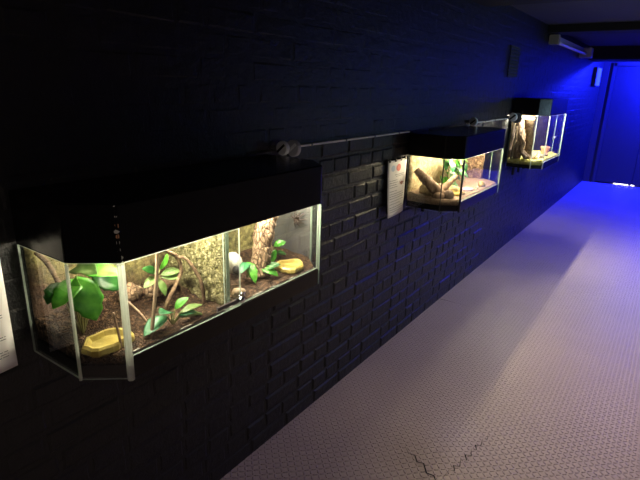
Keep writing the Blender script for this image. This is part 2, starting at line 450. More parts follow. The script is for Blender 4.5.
def shell(b, po, pi_, z0, z1, t):
    n = len(po); vs = [(x, y, z0) for x, y in po] + [(x, y, z1) for x, y in po] + [(x, y, z0) for x, y in pi_] + [(x, y, z1 - t) for x, y in pi_]
    fs = [tuple(range(n, 2*n)), tuple(range(3*n, 4*n))[::-1]]
    for i in range(n):
        j = (i + 1) % n; fs += [(i, j, n+j, n+i), (2*n+j, 2*n+i, 3*n+i, 3*n+j), (j, i, 2*n+i, 2*n+j)]
    b.faces(vs, fs)
def grid_panel(name, mat, parent, x, ya, yb, za, zb, amp, n, seed, base=0.):
    """a rough board: front face displaced, with a flat back"""
    b = MB(); nu, nv = n
    F = []
    for i in range(nu + 1):
        row = []
        for j in range(nv + 1):
            y = ya + (yb - ya) * i / nu; z = za + (zb - za) * j / nv
            e = 1. if 0 < i < nu and 0 < j < nv else .3
            h = base + e * amp * (.6 + noise.noise(Vector((y * 14 + seed, z * 14, seed))) + .5 * noise.noise(Vector((y * 45, z * 45, seed))))
            row.append(b.bm.verts.new((x + max(h, .001), y, z)))
        F.append(row)
    B = [[b.bm.verts.new((x, ya + (yb - ya) * i / nu, za + (zb - za) * j / nv)) for j in range(nv + 1)] for i in range(nu + 1)]
    for i in range(nu):
        for j in range(nv):
            b.bm.faces.new([F[i][j], F[i+1][j], F[i+1][j+1], F[i][j+1]]); b.bm.faces.new([B[i][j], B[i][j+1], B[i+1][j+1], B[i+1][j]])
    for i in range(nu):
        for j in (0, nv): b.bm.faces.new([F[i][j], F[i+1][j], B[i+1][j], B[i][j]])
    for j in range(nv):
        for i in (0, nu): b.bm.faces.new([F[i][j], F[i][j+1], B[i][j+1], B[i][j]])
    return b.build(name, mat, parent=parent, smooth=True) if parent is not None else b.build(name, mat, origin=(x, (ya+yb)/2, za), smooth=True)

def vivarium(label, y0, y1, zb, zs, zt, zh, strips, lamp, sliding=False, brackets=()):
    root = empty('vivarium', (0, (y0 + y1) / 2, zb), label, 'vivarium', 'vivariums along the left wall')
    b = MB(); b.prism(outline(y0, y1, .0065), zb + .004, zs - .022); b.build('base_tray', M['black'], parent=root)
    b = MB(); b.box((XF - .0062, y0 + CH + .004, zb), (XF, y1 - CH - .004, zs)); b.build('front_board', M['black'], parent=root)
    b = MB(); shell(b, outline(y0 - .001, y1 + .001, -.001), outline(y0, y1, .007), zt, zh, .008)
    hood = b.build('hood', M['black'], parent=root, bevel=.006)
    P = outline(y0, y1); T = .005
    def pane(name, a, c, za, zb_, shift=0.):
        a = Vector(a); c = Vector(c); d = (c - a).normalized(); n = Vector((-d.y, d.x))   # inward for this winding
        g = .0012; a = a + d * g + n * shift; c = c - d * g + n * shift
        q = [a, c, c + n * T, a + n * T]
        m = MB(); V = m.prism([(v.x, v.y) for v in q], za, zb_)
        m.bm.faces.ensure_lookup_table()
        for f in m.bm.faces: f.material_index = 1
        for i in (2, 4): m.bm.faces[i].material_index = 0
        return m.build(name, [M['glass'], M['edge']], parent=root)
    pane('side_pane', P[0], P[1], zb, zt - .001); pane('corner_pane', P[1], P[2], zb, zt - .001)
    if sliding:
        ym = .932
        pane('sliding_door', P[2], (XF, ym), zs + .0005, zt - .001); pane('sliding_door', (XF, ym - .055), P[3], zs + .0005, zt - .001, .0065)
    else: pane('front_pane', P[2], P[3], zs + .0005, zt - .001)
    pane('corner_pane', P[3], P[4], zb, zt - .001); pane('side_pane', P[4], P[5], zb, zt - .001)
    for i, (r, mname) in zip((1, 2, 3, 4), strips):
        b = MB(); x, y = P[i]
        b.prism([(x + r * math.cos(a), y + r * math.sin(a)) for a in [2 * PI * (k + .5) / 8 for k in range(8)]], zb - .0005, zt - .0008)
        b.build('corner_strip', M[mname], parent=root)
    b = MB(); b.box((XF - .018, y0 + CH + .008, zs - .004), (XF - .0055 - .0065 * sliding, y1 - CH - .008, zs + .003)); b.build('door_track', M['rail'], parent=root)
    lx, la, lb, lz, lm = lamp
    b = MB(); b.tube([(lx, la, lz), (lx, lb, lz)], .008, 10); o = b.build('lamp_tube', M[lm], parent=root, smooth=True)
    for (ya, z_) in brackets:
        b = MB(); b.box((.002, ya - .014, z_), (.022, ya + .014, zb + .003)); b.build('wall_bracket', M['matte'], parent=root)
    return root, hood

V1, hood1 = vivarium('nearest and largest-looking black-hooded glass vivarium, holding leafy plants, cork bark and two yellow dishes', .505, 1.377, .853, .907, 1.130, 1.257,
    [(.0036, 'strip'), (.0082, 'strip'), (.0024, 'edge'), (.0024, 'edge')], (.209, .60, 1.35, 1.138, 'lamp'), sliding=True)
V2, hood2 = vivarium('middle black-hooded glass vivarium on the brick wall with pale driftwood on sand inside', 2.575, 3.435, .850, .905, 1.140, 1.262,
    [(.003, 'bstrip'), (.006, 'bstrip'), (.004, 'edge'), (.004, 'edge')], (.209, 2.66, 3.36, 1.148, 'lamp2'), brackets=((2.85, .77), (3.08, .76), (3.3, .77)))
V3, hood3 = vivarium('farthest and tallest glass vivarium, nearest the blue-lit end wall, holding brown bark', 4.60, 5.44, .850, .905, 1.300, 1.440,
    [(.0045, 'strip'), (.0045, 'strip'), (.0045, 'edge'), (.004, 'edge')], (.15, 4.70, 5.34, 1.312, 'lamp3'), brackets=((4.9, .74), (5.1, .74), (5.3, .75)))

# chipped paint down the near hood's corner, lock on the sliding doors
for k, (z, dy, w, h, m) in enumerate(((1.232, .0, .0016, .004, 'chipw'), (1.212, .001, .003, .010, 'orange'), (1.200, -.001, .0032, .008, 'chipw'), (1.190, 0, .003, .009, 'orange'),
        (1.176, .001, .0024, .010, 'chipw'), (1.160, .001, .002, .006, 'chipw'), (1.143, .002, .0034, .009, 'chipw'), (1.134, .003, .003, .004, 'chipw'))):
    b = MB(); c = Vector((XF - .001, .5745 + dy, z)); rnd = random.Random(k); w *= 1.7; h *= 1.25; d = Vector((.9, -.43, 0)).normalized(); t = Vector((.43, .9, 0)).normalized()
    pts = [c + t * (w * math.cos(a) * rnd.uniform(.6, 1.2)) + Vector((0, 0, h * .5 * math.sin(a) * rnd.uniform(.7, 1.1))) for a in [2*PI*i/7 for i in range(7)]]
    b.faces([tuple(p + d * .0012) for p in pts] + [tuple(p - d * .004) for p in pts], [tuple(range(7))] + [(i, (i+1) % 7, 7+(i+1) % 7, 7+i) for i in range(7)])
    b.build('paint_chip', M[m], parent=hood1)
b = MB(); b.box((XF + .001, .838, .9225), (XF + .006, .918, .9345)); lk = b.build('lock', M['dgrey'], parent=V1, bevel=.001); lk['label'] = 'chrome ratchet lock on the sliding glass doors'
b = MB(); b.box((XF + .006, .838, .9335), (XF + .0075, .916, .9365)); b.build('ratchet_bar', M['chrome'], parent=lk)
b = MB(); b.lathe((XF + .001, .921, .931), [(.006, 0), (.0085, .002), (.0085, .016), (.006, .018)], 16, axis='x'); b.build('lock_barrel', M['chrome'], parent=lk, smooth=True)
b = MB(); b.tube([(XF + .010, .912, .942), (XF + .012, .920, .949), (XF + .012, .930, .947), (XF + .010, .934, .938)], .0028, 8); b.build('lock_loop', M['chrome'], parent=lk, smooth=True)

M['milky'] = milky_glass(M['glass'])
for o in V1.children:
    if o.name.startswith('side_pane') and sum(v.co.y for v in o.data.vertices) > 0: o.data.materials[0] = M['milky']
# ---- backdrops (parts of their tanks)
grid_panel('backdrop', M['backdrop'], V1, .016, .516, 1.366, .909, 1.128, .012, (60, 18), 2)
grid_panel('backdrop', M['rock'], V2, .016, 2.586, 3.425, .907, 1.138, .012, (40, 16), 5)
grid_panel('backdrop', M['dwood'], V3, .016, 4.612, 5.43, .907, 1.298, .014, (40, 24), 9)

b = MB(); nu, nv = 34, 28; F = []; Bk = []
for i in range(nu + 1):
    fr, bk = [], []
    for j in range(nv + 1):
        x = .030 + .257 * i / nu; z = .908 + .219 * j / nv; e = 1. if 0 < i < nu and 0 < j < nv else .2
        fr.append(b.bm.verts.new((x, .896 - e * .010 * (.8 + noise.noise(Vector((x * 40, z * 40, 7.))) + .6 * noise.noise(Vector((x * 110, z * 110, 3.)))), z)))
        bk.append(b.bm.verts.new((x, .902, z)))
    F.append(fr); Bk.append(bk)
for i in range(nu):
    for j in range(nv):
        b.bm.faces.new([F[i][j], F[i+1][j], F[i+1][j+1], F[i][j+1]]); b.bm.faces.new([Bk[i][j], Bk[i][j+1], Bk[i+1][j+1], Bk[i+1][j]])
    for j in (0, nv): b.bm.faces.new([F[i][j], F[i+1][j], Bk[i+1][j], Bk[i][j]])
for j in range(nv):
    for i in (0, nu): b.bm.faces.new([F[i][j], F[i][j+1], Bk[i][j+1], Bk[i][j]])
o = b.build('divider', M['moss'], parent=V1, smooth=True); o['label'] = 'olive mossy dividing panel across the tank'
b = MB(); b.box((.2875, .893, .908), (.2915, .903, 1.127)); b.build('divider_edge', M['dedge'], parent=o)

# ---- ground layers
def ground(name, mat, label, cat, y0, y1, z0, fn, n=(44, 20)):
    b = MB(); ins = .0125; P = outline(y0, y1, ins); nu, nv = n
    ya, yb = y0 + ins, y1 - ins
    def xmax(y):
        if y < y0 + CH: return (XS - .006) + (XF - .012 - XS + .006) * max(0, (y - ya)) / (CH - ins + .006) if y < y0 + CH - .0 else XF - ins
        if y > y1 - CH: return (XS - .006) + (XF - .012 - XS + .006) * max(0, (yb - y)) / (CH - ins + .006)
        return XF - ins
    us = [i / nu for i in range(nu + 1)]
    T = []; Bo = []
    for u in us:
        y = ya + (yb - ya) * u; xm = min(xmax(y), XF - ins)
        rt, rb = [], []
        for j in range(nv + 1):
            x = .0165 + (xm - .0165) * j / nv
            rt.append(b.bm.verts.new((x, y, fn(x, y)))); rb.append(b.bm.verts.new((x, y, z0 + .006 * max(0, nz(x, y, 22, 3)))))
        T.append(rt); Bo.append(rb)
    for i in range(nu):
        for j in range(nv):
            b.bm.faces.new([T[i][j], T[i+1][j], T[i+1][j+1], T[i][j+1]]); b.bm.faces.new([Bo[i][j], Bo[i][j+1], Bo[i+1][j+1], Bo[i+1][j]])
        for j in (0, nv): b.bm.faces.new([T[i][j], T[i+1][j], Bo[i+1][j], Bo[i][j]])
    for j in range(nv):
        for i in (0, nu): b.bm.faces.new([T[i][j], T[i][j+1], Bo[i][j+1], Bo[i][j]])
    return tag(b.build(name, mat, origin=(0, (y0+y1)/2, z0), smooth=True), label, cat, kind='stuff')
def nz(x, y, f, s=0): return noise.noise(Vector((x * f + s, y * f, s)))
def soil_z(x, y):
    back = max(0., .20 - x) * .14
    front = .006 * max(0, (x - .2) / .1)
    return .914 + back * (1. if y < 1.0 else .6) - front * .6 + .0035 * nz(x, y, 18) + .004 * nz(x, y, 50, 4) + .003 * nz(x, y, 110, 8)
def sand_z(x, y): return .918 + .10 * max(0, .16 - x) * (1 if y < 3.0 else .3) + .006 * nz(x, y, 14, 2) + .002 * nz(x, y, 60, 1) - .004 * max(0, (x - .2) / .1)
def lit_z(x, y): return .924 + .012 * nz(x, y, 20, 5) + .006 * nz(x, y, 70, 2)
ground('soil', M['soil'], 'loose brown soil on the floor of the nearest vivarium', 'soil', .505, 1.377, .886, soil_z, (90, 36))
ground('sand', M['sand'], 'pale sand on the floor of the middle vivarium', 'sand', 2.575, 3.435, .884, sand_z)
ground('leaf_litter', M['litter'], 'yellow leaf litter on the floor of the farthest vivarium', 'leaf litter', 4.60, 5.44, .884, lit_z)

# ---- contents of the nearest vivarium
def plant(name, loc, label, leaves, group=None, stemr=.0022):
    r = empty(name, loc, label, 'plant', group)
    for (pts, d, up, L, W, mat, kw) in leaves:
        b = MB()
        lf_base = pts[-1]
        b.leaf(lf_base, d, up, L, W, **kw); b.build('leaf', M[mat], parent=r, smooth=True)
        b = MB(); b.tube(pts, [stemr * 1.2, stemr * .7], 6); b.build('stem', M['stem'], parent=r, smooth=True)
    return r
def dish(loc, rx, ry, h, label, seed, lip=.03):
    b = MB(); x, y, z = loc
    b.lathe((x, y, z), [(.92, 0), (1.0, .25 * h), (.97, h * .75), (.88, h), (.78, h * .93), (.66, h * .45), (.3, h * .35), (.02, h * .34)], 22, .35, rx, ry, seed)
    return tag(b.build('reptile_dish', M['yellow'], origin=loc, smooth=False), label, 'dish')
zz = soil_z(.24, 1.235) - .002
dish((.238, 1.235, zz), .046, .050, .019, 'shallow yellow rock-shaped water dish beside the cork bark at the right end', 1.3)
zz = soil_z(.228, .572) - .002
dish((.226, .576, zz), .047, .056, .022, 'larger yellow rock-shaped dish below the big green leaves at the left end', 4.1)

b = MB(); b.tube([(.202, 1.122, soil_z(.20, 1.122) - .003), (.196, 1.142, .985), (.188, 1.166, 1.055), (.172, 1.206, 1.102)], [.034, .031, .031, .034], 22, .16, 3, 12, hollow=.72)
tag(b.build('cork_bark', M['cork'], origin=(.2, 1.13, .91), smooth=True), 'tan cork bark tube leaning upright beside the yellow water dish', 'cork bark')
B1 = (.150, .560, soil_z(.15, .56) - .002)
plant('leafy_plant', B1, 'big plant with broad bright green leaves in the left end of the nearest vivarium', [
    ([B1, (.165, .555, .99), (.185, .548, 1.060)], (.50, .02, -.80), (.78, -.50, .40), .088, .070, 'leafA', dict(curl=.25, fold=-.10, heart=.25)),
    ([B1, (.16, .545, 1.0), (.170, .545, 1.062)], (.25, -.62, -.22), (.45, -.25, .9), .078, .050, 'leafA', dict(curl=.25, fold=.2, heart=.2)),
    ([B1, (.15, .58, 1.0), (.165, .585, 1.075)], (.45, .40, .05), (-.1, -.5, 1.), .070, .055, 'leafA', dict(curl=.5, fold=.25, heart=.2)),
    ([B1, (.14, .56, 1.02), (.150, .565, 1.090)], (.62, -.1, .25), (-.2, -.55, 1.), .075, .055, 'leafC', dict(curl=.9, fold=.3, heart=.2)),
    ([B1, (.14, .60, 1.0), (.150, .610, 1.055)], (.5, .45, -.35), (.3, -.5, .8), .065, .055, 'leafB', dict(curl=.6, fold=.2, heart=.2)),
    ([B1, (.13, .54, 1.0), (.13, .535, 1.05)], (.1, -.3, -.1), (.3, -.8, .6), .055, .05, 'leafB', dict(curl=.5, fold=.2, heart=.2)),
])
b = MB(); b.tube([(.262, .585, soil_z(.262, .585) - .003), (.258, .583, .955), (.252, .580, 1.0)], [.0032, .0026], 7)
tag(b.build('twig', M['wood'], origin=(.262, .585, .91), smooth=True), 'short brown twig standing in front of the larger yellow dish', 'twig')
b = MB(); b.tube([(.045, .530, 1.112), (.07, .545, 1.075), (.10, .548, 1.03), (.13, .552, .985), (.140, .556, soil_z(.14, .556) - .002)], [.0065, .006, .006, .0055, .005], 9, .25, 5)
tag(b.build('branch', M['dwood'], origin=(.14, .556, .92), smooth=True), 'brown branch sloping down behind the left side glass of the nearest vivarium', 'branch')
b = MB(); b.tube([(.276, .655, soil_z(.276, .655) - .003), (.264, .676, .97), (.252, .700, 1.05), (.246, .712, 1.112)], [.0042, .0045, .0042, .0044], 9, .08, 2)
tag(b.build('cane', M['cane'], origin=(.276, .655, .91), smooth=True), 'thin pale upright cane left of the twisted branches', 'cane')

r = empty('twisted_branch', (.19, .80, soil_z(.19, .80)), 'twisting dark vine branches reaching across the mossy backdrop', 'branch')
b = MB(); b.tube([(.185, .772, soil_z(.185, .772) - .003), (.188, .776, .94), (.180, .810, .972), (.170, .840, 1.005), (.170, .830, 1.045), (.180, .795, 1.072), (.195, .752, 1.098)], [.0065, .006, .0058, .006, .0055, .005, .0045], 9, .15, 4)
b.build('main_stem', M['dwood'], parent=r, smooth=True)
b = MB(); b.tube([(.170, .826, 1.048), (.188, .846, 1.040), (.212, .860, 1.0), (.224, .866, .96), (.222, .872, soil_z(.222, .872) - .003)], [.004, .0045, .0048, .0052, .0055, .006], 9, .2, 6)
b.build('side_branch', M['dwood'], parent=r, smooth=True)
b = MB(); b.tube([(.190, .768, 1.086), (.185, .785, 1.105), (.18, .80, 1.118)], [.0035, .003], 8, .1, 3); b.build('side_branch', M['dwood'], parent=r, smooth=True)
b = MB(); b.tube([(.235, .690, soil_z(.235, .69) - .002), (.20, .675, .955), (.165, .655, 1.0), (.13, .67, 1.04)], [.0034, .003, .0026], 7, .1, 8)
tag(b.build('twig', M['wood'], origin=(.235, .69, .91), smooth=True), 'thin forked twig leaning left of the small oval-leaved plant', 'twig')

B2 = (.13, .775, soil_z(.13, .775) - .002)
oval = lambda p, d, up, L, W, m, c=.5: ([B2, (.14, .775, .97), p], d, up, L, W, m, dict(curl=c, fold=.18))
plant('leafy_plant', B2, 'small plant with pale oval leaves behind the thin cane, mid-tank', [
    oval((.150, .775, 1.002), (.45, -.85, .06), (.6, -.1, .8), .060, .024, 'leafC'), oval((.150, .780, 1.012), (.35, -.75, .55), (.7, 0, .5), .062, .024, 'leafB'),
    oval((.155, .785, 1.005), (.35, .85, .20), (.6, 0, .7), .058, .025, 'leafC'), oval((.155, .785, .998), (.4, .75, .02), (.7, -.1, .6), .060, .024, 'leafC'),
    oval((.150, .778, .995), (.45, .15, -.65), (.8, 0, .5), .052, .024, 'leafC'), oval((.145, .79, 1.015), (.2, .6, .7), (.7, 0, -.2), .05, .022, 'leafA')])
B3 = (.255, .735, soil_z(.255, .735) - .002)
low = lambda p, d, L, W, m: ([B3, p], d, (.3, -.2, 1), L, W, m, dict(curl=.7, fold=.2))
plant('leafy_plant', B3, 'low blue-green plant by the front glass at the foot of the thin cane', [
    low((.255, .72, .94), (.25, -.9, .12), .085, .040, 'leafD'), low((.258, .73, .945), (.3, -.5, .5), .06, .036, 'leafD'),
    low((.255, .745, .948), (.25, .3, .55), .045, .026, 'leafA'), low((.26, .748, .93), (.3, .75, .25), .055, .024, 'leafD'),
    low((.262, .752, .935), (.15, .85, .32), .075, .020, 'leafC'), low((.262, .752, .925), (.2, .9, .08), .085, .018, 'leafC')])
B4 = (.185, 1.085, soil_z(.185, 1.085) - .002)
lw = lambda p, d, L, W, m, up=(.3, -.2, 1), c=.7: ([B4, p], d, up, L, W, m, dict(curl=c, fold=.25, heart=.15))
plant('leafy_plant', B4, 'bright green plant with drooping leaves at the foot of the cork bark', [
    lw((.200, 1.075, .965), (.8, -.35, -.35), .070, .034, 'leafA', (.4, -.2, .8)), lw((.20, 1.07, .968), (.45, -.85, .15), .060, .030, 'leafD'),
    lw((.225, 1.115, .945), (.75, .25, -.1), .055, .032, 'leafA', (.4, -.3, .8)), lw((.235, 1.125, .945), (.35, .75, .35), .050, .030, 'leafB'),
    lw((.225, 1.145, .955), (.3, .45, .7), .050, .024, 'leafA', (.7, -.2, .2))])
B5 = (.135, 1.262, soil_z(.135, 1.262) - .002)
plant('leafy_plant', B5, 'small green-leaved sprig behind the yellow water dish at the right end', [
    ([B5, (.145, 1.262, .965)], (.5, .5, .4), (.3, -.5, .8), .045, .030, 'leafA', dict(curl=.6, fold=.2)), ([B5, (.14, 1.25, .95)], (.5, -.4, .3), (.3, -.2, 1), .04, .026, 'leafB', dict(curl=.6, fold=.2)),
    ([B5, (.145, 1.27, .935)], (.45, .8, .1), (.3, -.2, 1), .045, .028, 'leafB', dict(curl=.6, fold=.2))])
r = empty('skull_ornament', (.135, 1.075, soil_z(.135, 1.075)), 'white rounded skull-like ornament with a dark round hole, left of the cork bark', 'ornament')
b = MB(); b.ellipsoid((.138, 1.075, .954), (.034, .026, .036), 20, 14, .10, 2); b.build('skull', M['bone'], parent=r, smooth=True)
b = MB(); b.ellipsoid((.1685, 1.0535, .944), (.0125, .012, .0135), 14, 10); b.build('eye_socket', M['hole'], parent=r, smooth=True)
# pebbles of bark by the lock
b = MB(); b.ellipsoid((.262, .962, soil_z(.262, .962) + .010), (.018, .022, .014), 14, 9, .25, 6, freq=60)
tag(b.build('bark_chip', M['cane'], origin=(.262, .962, .91), smooth=True), 'small pale bark lump behind the lock of the sliding doors', 'bark')

def lump(name, x, y, r, label, cat, mat, seed, fn=soil_z, group=None):
    z = fn(x, y) - .003; b = MB(); b.ellipsoid((x, y, z + r[2] * .6), r, 14, 10, .28, seed, flat=z, freq=55)
    return tag(b.build(name, M[mat], origin=(x, y, z), smooth=True), label, cat, group)
lump('bark_chip', .085, .735, (.026, .034, .030), 'pale crumbly bark lump against the backdrop left of the small oval-leaved plant', 'bark', 'cork', 21)
lump('bark_chip', .105, .800, (.024, .028, .026), 'pale crumbly bark lump below the small oval-leaved plant', 'bark', 'cork', 27)
b = MB(); z0 = soil_z(.09, .855) - .003
b.tube([(.065, .858, z0 + .006), (.10, .850, z0 + .004), (.130, .842, z0)], [.030, .032, .031], 18, .2, 5, 6, hollow=.8)
tag(b.build('bark_hide', M['dwood'], origin=(.09, .855, z0), smooth=True), 'dark hollow bark hide on the soil beneath the twisted branches', 'bark hide')
# spider clinging to the inside of the right side glass
def spider(loc, sc, label):
    b = MB(); x, y, z = loc
    P = lambda u, v, h=0.: (x + u * sc, y - h * sc, z + v * sc)     # u across, v up on the glass, h off the glass
    b.ellipsoid(P(-.18, -.10, .28), (.27 * sc, .17 * sc, .24 * sc), 12, 9); b.ellipsoid(P(.16, .08, .24), (.19 * sc, .12 * sc, .17 * sc), 12, 9)
    for s in (-1, 1):
        for k, (a, ln) in enumerate(((.35, .95), (.95, .8), (1.75, .85), (2.45, 1.05))):
            ang = .42 + s * a; ca, sa = math.cos(ang), math.sin(ang)
            b.tube([P(.14 + .08 * ca, .07 + .08 * sa, .24), P(.14 + .5 * ln * ca, .07 + .5 * ln * sa, .50), P(.14 + .85 * ln * ca, .07 + .85 * ln * sa, .22), P(.14 + 1.1 * ln * ca, .07 + 1.1 * ln * sa, .03)], [.095 * sc, .09 * sc, .075 * sc, .055 * sc], 6, 0, 0, 3)
    o = b.build('spider', M['spider'], origin=loc, smooth=True)
    rm = o.modifiers.new('skin', 'REMESH'); rm.mode = 'VOXEL'; rm.voxel_size = .0009; rm.use_smooth_shade = True
    return tag(o, label, 'spider')
spider((.166, 1.3705, 1.043), .031, 'brown long-legged spider clinging to the right side glass of the nearest vivarium')

# ---- contents of the middle vivarium
def log(name, pts, rad, label, mat='wood', seed=1, rough=.2, hollow=0., cat='driftwood'):
    b = MB(); b.tube(pts, rad, 14, rough, seed, 7, hollow=hollow)
    return tag(b.build(name, M[mat], origin=pts[0], smooth=True), label, cat)
log('driftwood', [(.215, 2.66, sand_z(.215, 2.66) + .006), (.165, 2.625, .965), (.11, 2.605, 1.015), (.055, 2.600, 1.06)], [.022, .030, .028, .020], 'thick pale driftwood log sloping up to the left in the middle vivarium')
log('driftwood', [(.165, 2.66, sand_z(.165, 2.66) + .010), (.19, 2.72, .970), (.205, 2.765, 1.000), (.215, 2.80, 1.018)], [.018, .018, .016, .014], 'shorter driftwood branch pointing up to the right in the middle vivarium', seed=4)
def rock(name, c, r, label, mat, seed, fn, cat='rock'):
    b = MB(); x, y = c; z = fn(x, y) - .004
    b.ellipsoid((x, y, z + r[2] * .55), r, 16, 11, .22, seed, flat=z)
    return tag(b.build(name, M[mat], origin=(x, y, z), smooth=True), label, cat)
rock('stone', (.232, 2.655), (.034, .030, .030), 'rounded grey-brown stone in front of the driftwood fork', 'stone', 1, sand_z)
rock('stone', (.19, 2.62), (.032, .028, .026), 'sandy stone at the lower end of the thick driftwood log', 'wood', 5, sand_z)
rock('stone', (.150, 2.735), (.040, .045, .036), 'pale sandy rock behind the fork of the two driftwood pieces', 'sand', 8, sand_z)
rock('stone', (.255, 3.17), (.022, .040, .022), 'small yellow rock at the right end of the middle vivarium', 'yellow', 3, sand_z)
rock('stone', (.262, 3.07), (.010, .014, .010), 'tiny white stone on the sand near the front glass, left of the small yellow rock', 'bone', 9, sand_z)
rock('stone', (.115, 2.66), (.045, .040, .045), 'sandy boulder behind the thick driftwood log at the left end of the middle vivarium', 'rock', 14, sand_z)
rock('stone', (.19, 2.86), (.030, .040, .026), 'yellowish stone between the flat yellow dish and the bushy plant', 'rock', 17, sand_z)
zz = sand_z(.235, 2.80) - .002
dish((.232, 2.80, zz), .042, .070, .016, 'flat yellow dish on the sand behind the black corner strip', 2.2)
b = MB(); z0 = sand_z(.20, 2.93) - .002
b.lathe((.232, 2.965, z0), [(.95, 0), (1., .004), (.96, .010), (.80, .010), (.7, .005), (.02, .004)], 20, .1, .036, .055, 3)
tag(b.build('reptile_dish', plain('mauve_grey_resin', (.34, .27, .34), .4), origin=(.232, 2.965, z0)), 'flat mauve-grey dish in front of the cork panel', 'dish')
b = MB(); nu, nv = 18, 28; rows = [[], []]; za = sand_z(.09, 3.40) - .004
for o_, side in ((0, 1), (1, 0)):
    for i in range(nu + 1):
        x = .034 + .145 * i / nu
        rows[o_].append([b.bm.verts.new((x + .004 * nz(za + j, i * .3, .7), 3.418 - (.014 + .010 * noise.noise(Vector((x * 50, j * .35, 2.))) + .012 * math.sin(PI * i / nu)) * side, za + (1.134 - za) * j / nv)) for j in range(nv + 1)])
F, Bk = rows
for i in range(nu):
    for j in range(nv):
        b.bm.faces.new([F[i][j], F[i+1][j], F[i+1][j+1], F[i][j+1]]); b.bm.faces.new([Bk[i][j], Bk[i][j+1], Bk[i+1][j+1], Bk[i+1][j]])
    for j in (0, nv): b.bm.faces.new([F[i][j], F[i+1][j], Bk[i+1][j], Bk[i][j]])
for j in range(nv):
    for i in (0, nu): b.bm.faces.new([F[i][j], F[i][j+1], Bk[i][j+1], Bk[i][j]])
o = b.build('cork_bark', M['cork'], origin=(.09, 3.41, za), smooth=True)
tag(o, 'tan cork bark slab standing against the right end of the middle vivarium', 'cork bark')
b = MB(); b.tube([(.14, 2.90, sand_z(.14, 2.90) - .003), (.139, 2.901, 1.02), (.138, 2.900, 1.132)], .0085, 12, .02, 2)
tag(b.build('cane', plain('cream_cane', (.86, .80, .62), .5), origin=(.14, 2.9, .92), smooth=True), 'straight cream upright cane behind the driftwood in the middle vivarium', 'cane')
B6 = (.09, 3.02, sand_z(.09, 3.02) - .002); rnd = random.Random(11); lv = []
for i in range(22):
    a = rnd.uniform(-1.9, 1.4); h = rnd.uniform(.955, 1.10); p = (.09 + rnd.uniform(0, .05), 3.02 + rnd.uniform(-.13, .15), h)
    lv.append(([B6, ((B6[0] + p[0]) / 2, (B6[1] + p[1]) / 2, h * .6 + B6[2] * .4), p], (.55, math.sin(a) * .8, -.2 + rnd.uniform(-.2, .2)), (.6, 0, .8), rnd.uniform(.075, .10), rnd.uniform(.05, .068), rnd.choice(['leafA', 'leafB', 'leafA', 'leafD']), dict(curl=.7, fold=.2, heart=.2)))
plant('leafy_plant', B6, 'bushy bright green plant at the back of the middle vivarium', lv)

# ---- contents of the farthest vivarium
log('driftwood', [(.085, 4.665, lit_z(.085, 4.665) - .003), (.08, 4.655, 1.0), (.10, 4.655, 1.07), (.07, 4.675, 1.15), (.05, 4.68, 1.25)], [.034, .036, .028, .024, .018], 'knotted grey-brown bark column at the left end of the farthest vivarium', 'wood', 6, .38)
log('cork_bark', [(.145, 4.80, lit_z(.145, 4.80) - .003), (.14, 4.795, 1.08), (.128, 4.79, 1.18), (.118, 4.785, 1.262)], [.036, .033, .037, .044], 'tall dark cork tube standing in the middle of the farthest vivarium', 'dwood', 2, .2, .75, 'cork bark')
log('driftwood', [(.195, 4.665, lit_z(.195, 4.665) + .012), (.14, 4.66, .975), (.085, 4.635, 1.03)], [.015, .018, .013], 'short pale driftwood piece low in front of the knotted bark column', 'wood', 9, .3)
log('driftwood', [(.045, 4.628, lit_z(.045, 4.628) - .002), (.05, 4.626, 1.03), (.06, 4.63, 1.12), (.05, 4.64, 1.20)], [.012, .011, .009, .007], 'thin twisted stick against the left side glass of the farthest vivarium', 'cane', 12, .25)
rock('stone', (.155, 4.70), (.024, .022, .026), 'small orange-brown stone on the leaf litter by the bark column', 'cork', 6, lit_z)
rock('stone', (.255, 4.86), (.025, .035, .024), 'brown stone at the front of the leaf litter', 'stone', 12, lit_z)
b = MB(); z0 = lit_z(.2, 5.2) - .006
b.lathe((.205, 5.20, z0), [(.028, 0), (.040, .062), (.043, .062), (.043, .078), (.038, .078), (.034, .055), (.02, .01), (.002, .01)], 20, .02)
tag(b.build('flower_pot', M['terra'], origin=(.205, 5.2, z0), smooth=False), 'small terracotta flower pot in the right half of the farthest vivarium', 'pot')
b = MB(); b.box((XF + .0008, 4.995, 1.095), (XF + .003, 5.06, 1.113)); tag(b.build('sticker', M['white'], origin=(XF, 5.03, 1.095)), 'small white label stuck on the front glass of the farthest vivarium', 'label')

log('driftwood', [(.165, 4.635, lit_z(.165, 4.635) + .006), (.12, 4.630, 1.0), (.13, 4.640, 1.07), (.09, 4.63, 1.13)], [.016, .018, .014, .010], 'gnarled pale driftwood knot leaning on the knotted bark column', 'wood', 31, .45)
log('driftwood', [(.20, 4.72, lit_z(.20, 4.72) + .004), (.21, 4.80, .955), (.20, 4.88, .948)], [.011, .013, .009], 'low pale driftwood stick lying on the leaf litter in front of the cork tube', 'wood', 35, .3)
rock('stone', (.245, 5.05), (.022, .032, .022), 'pinkish pale stone left of the terracotta pot', 'sand', 41, lit_z)

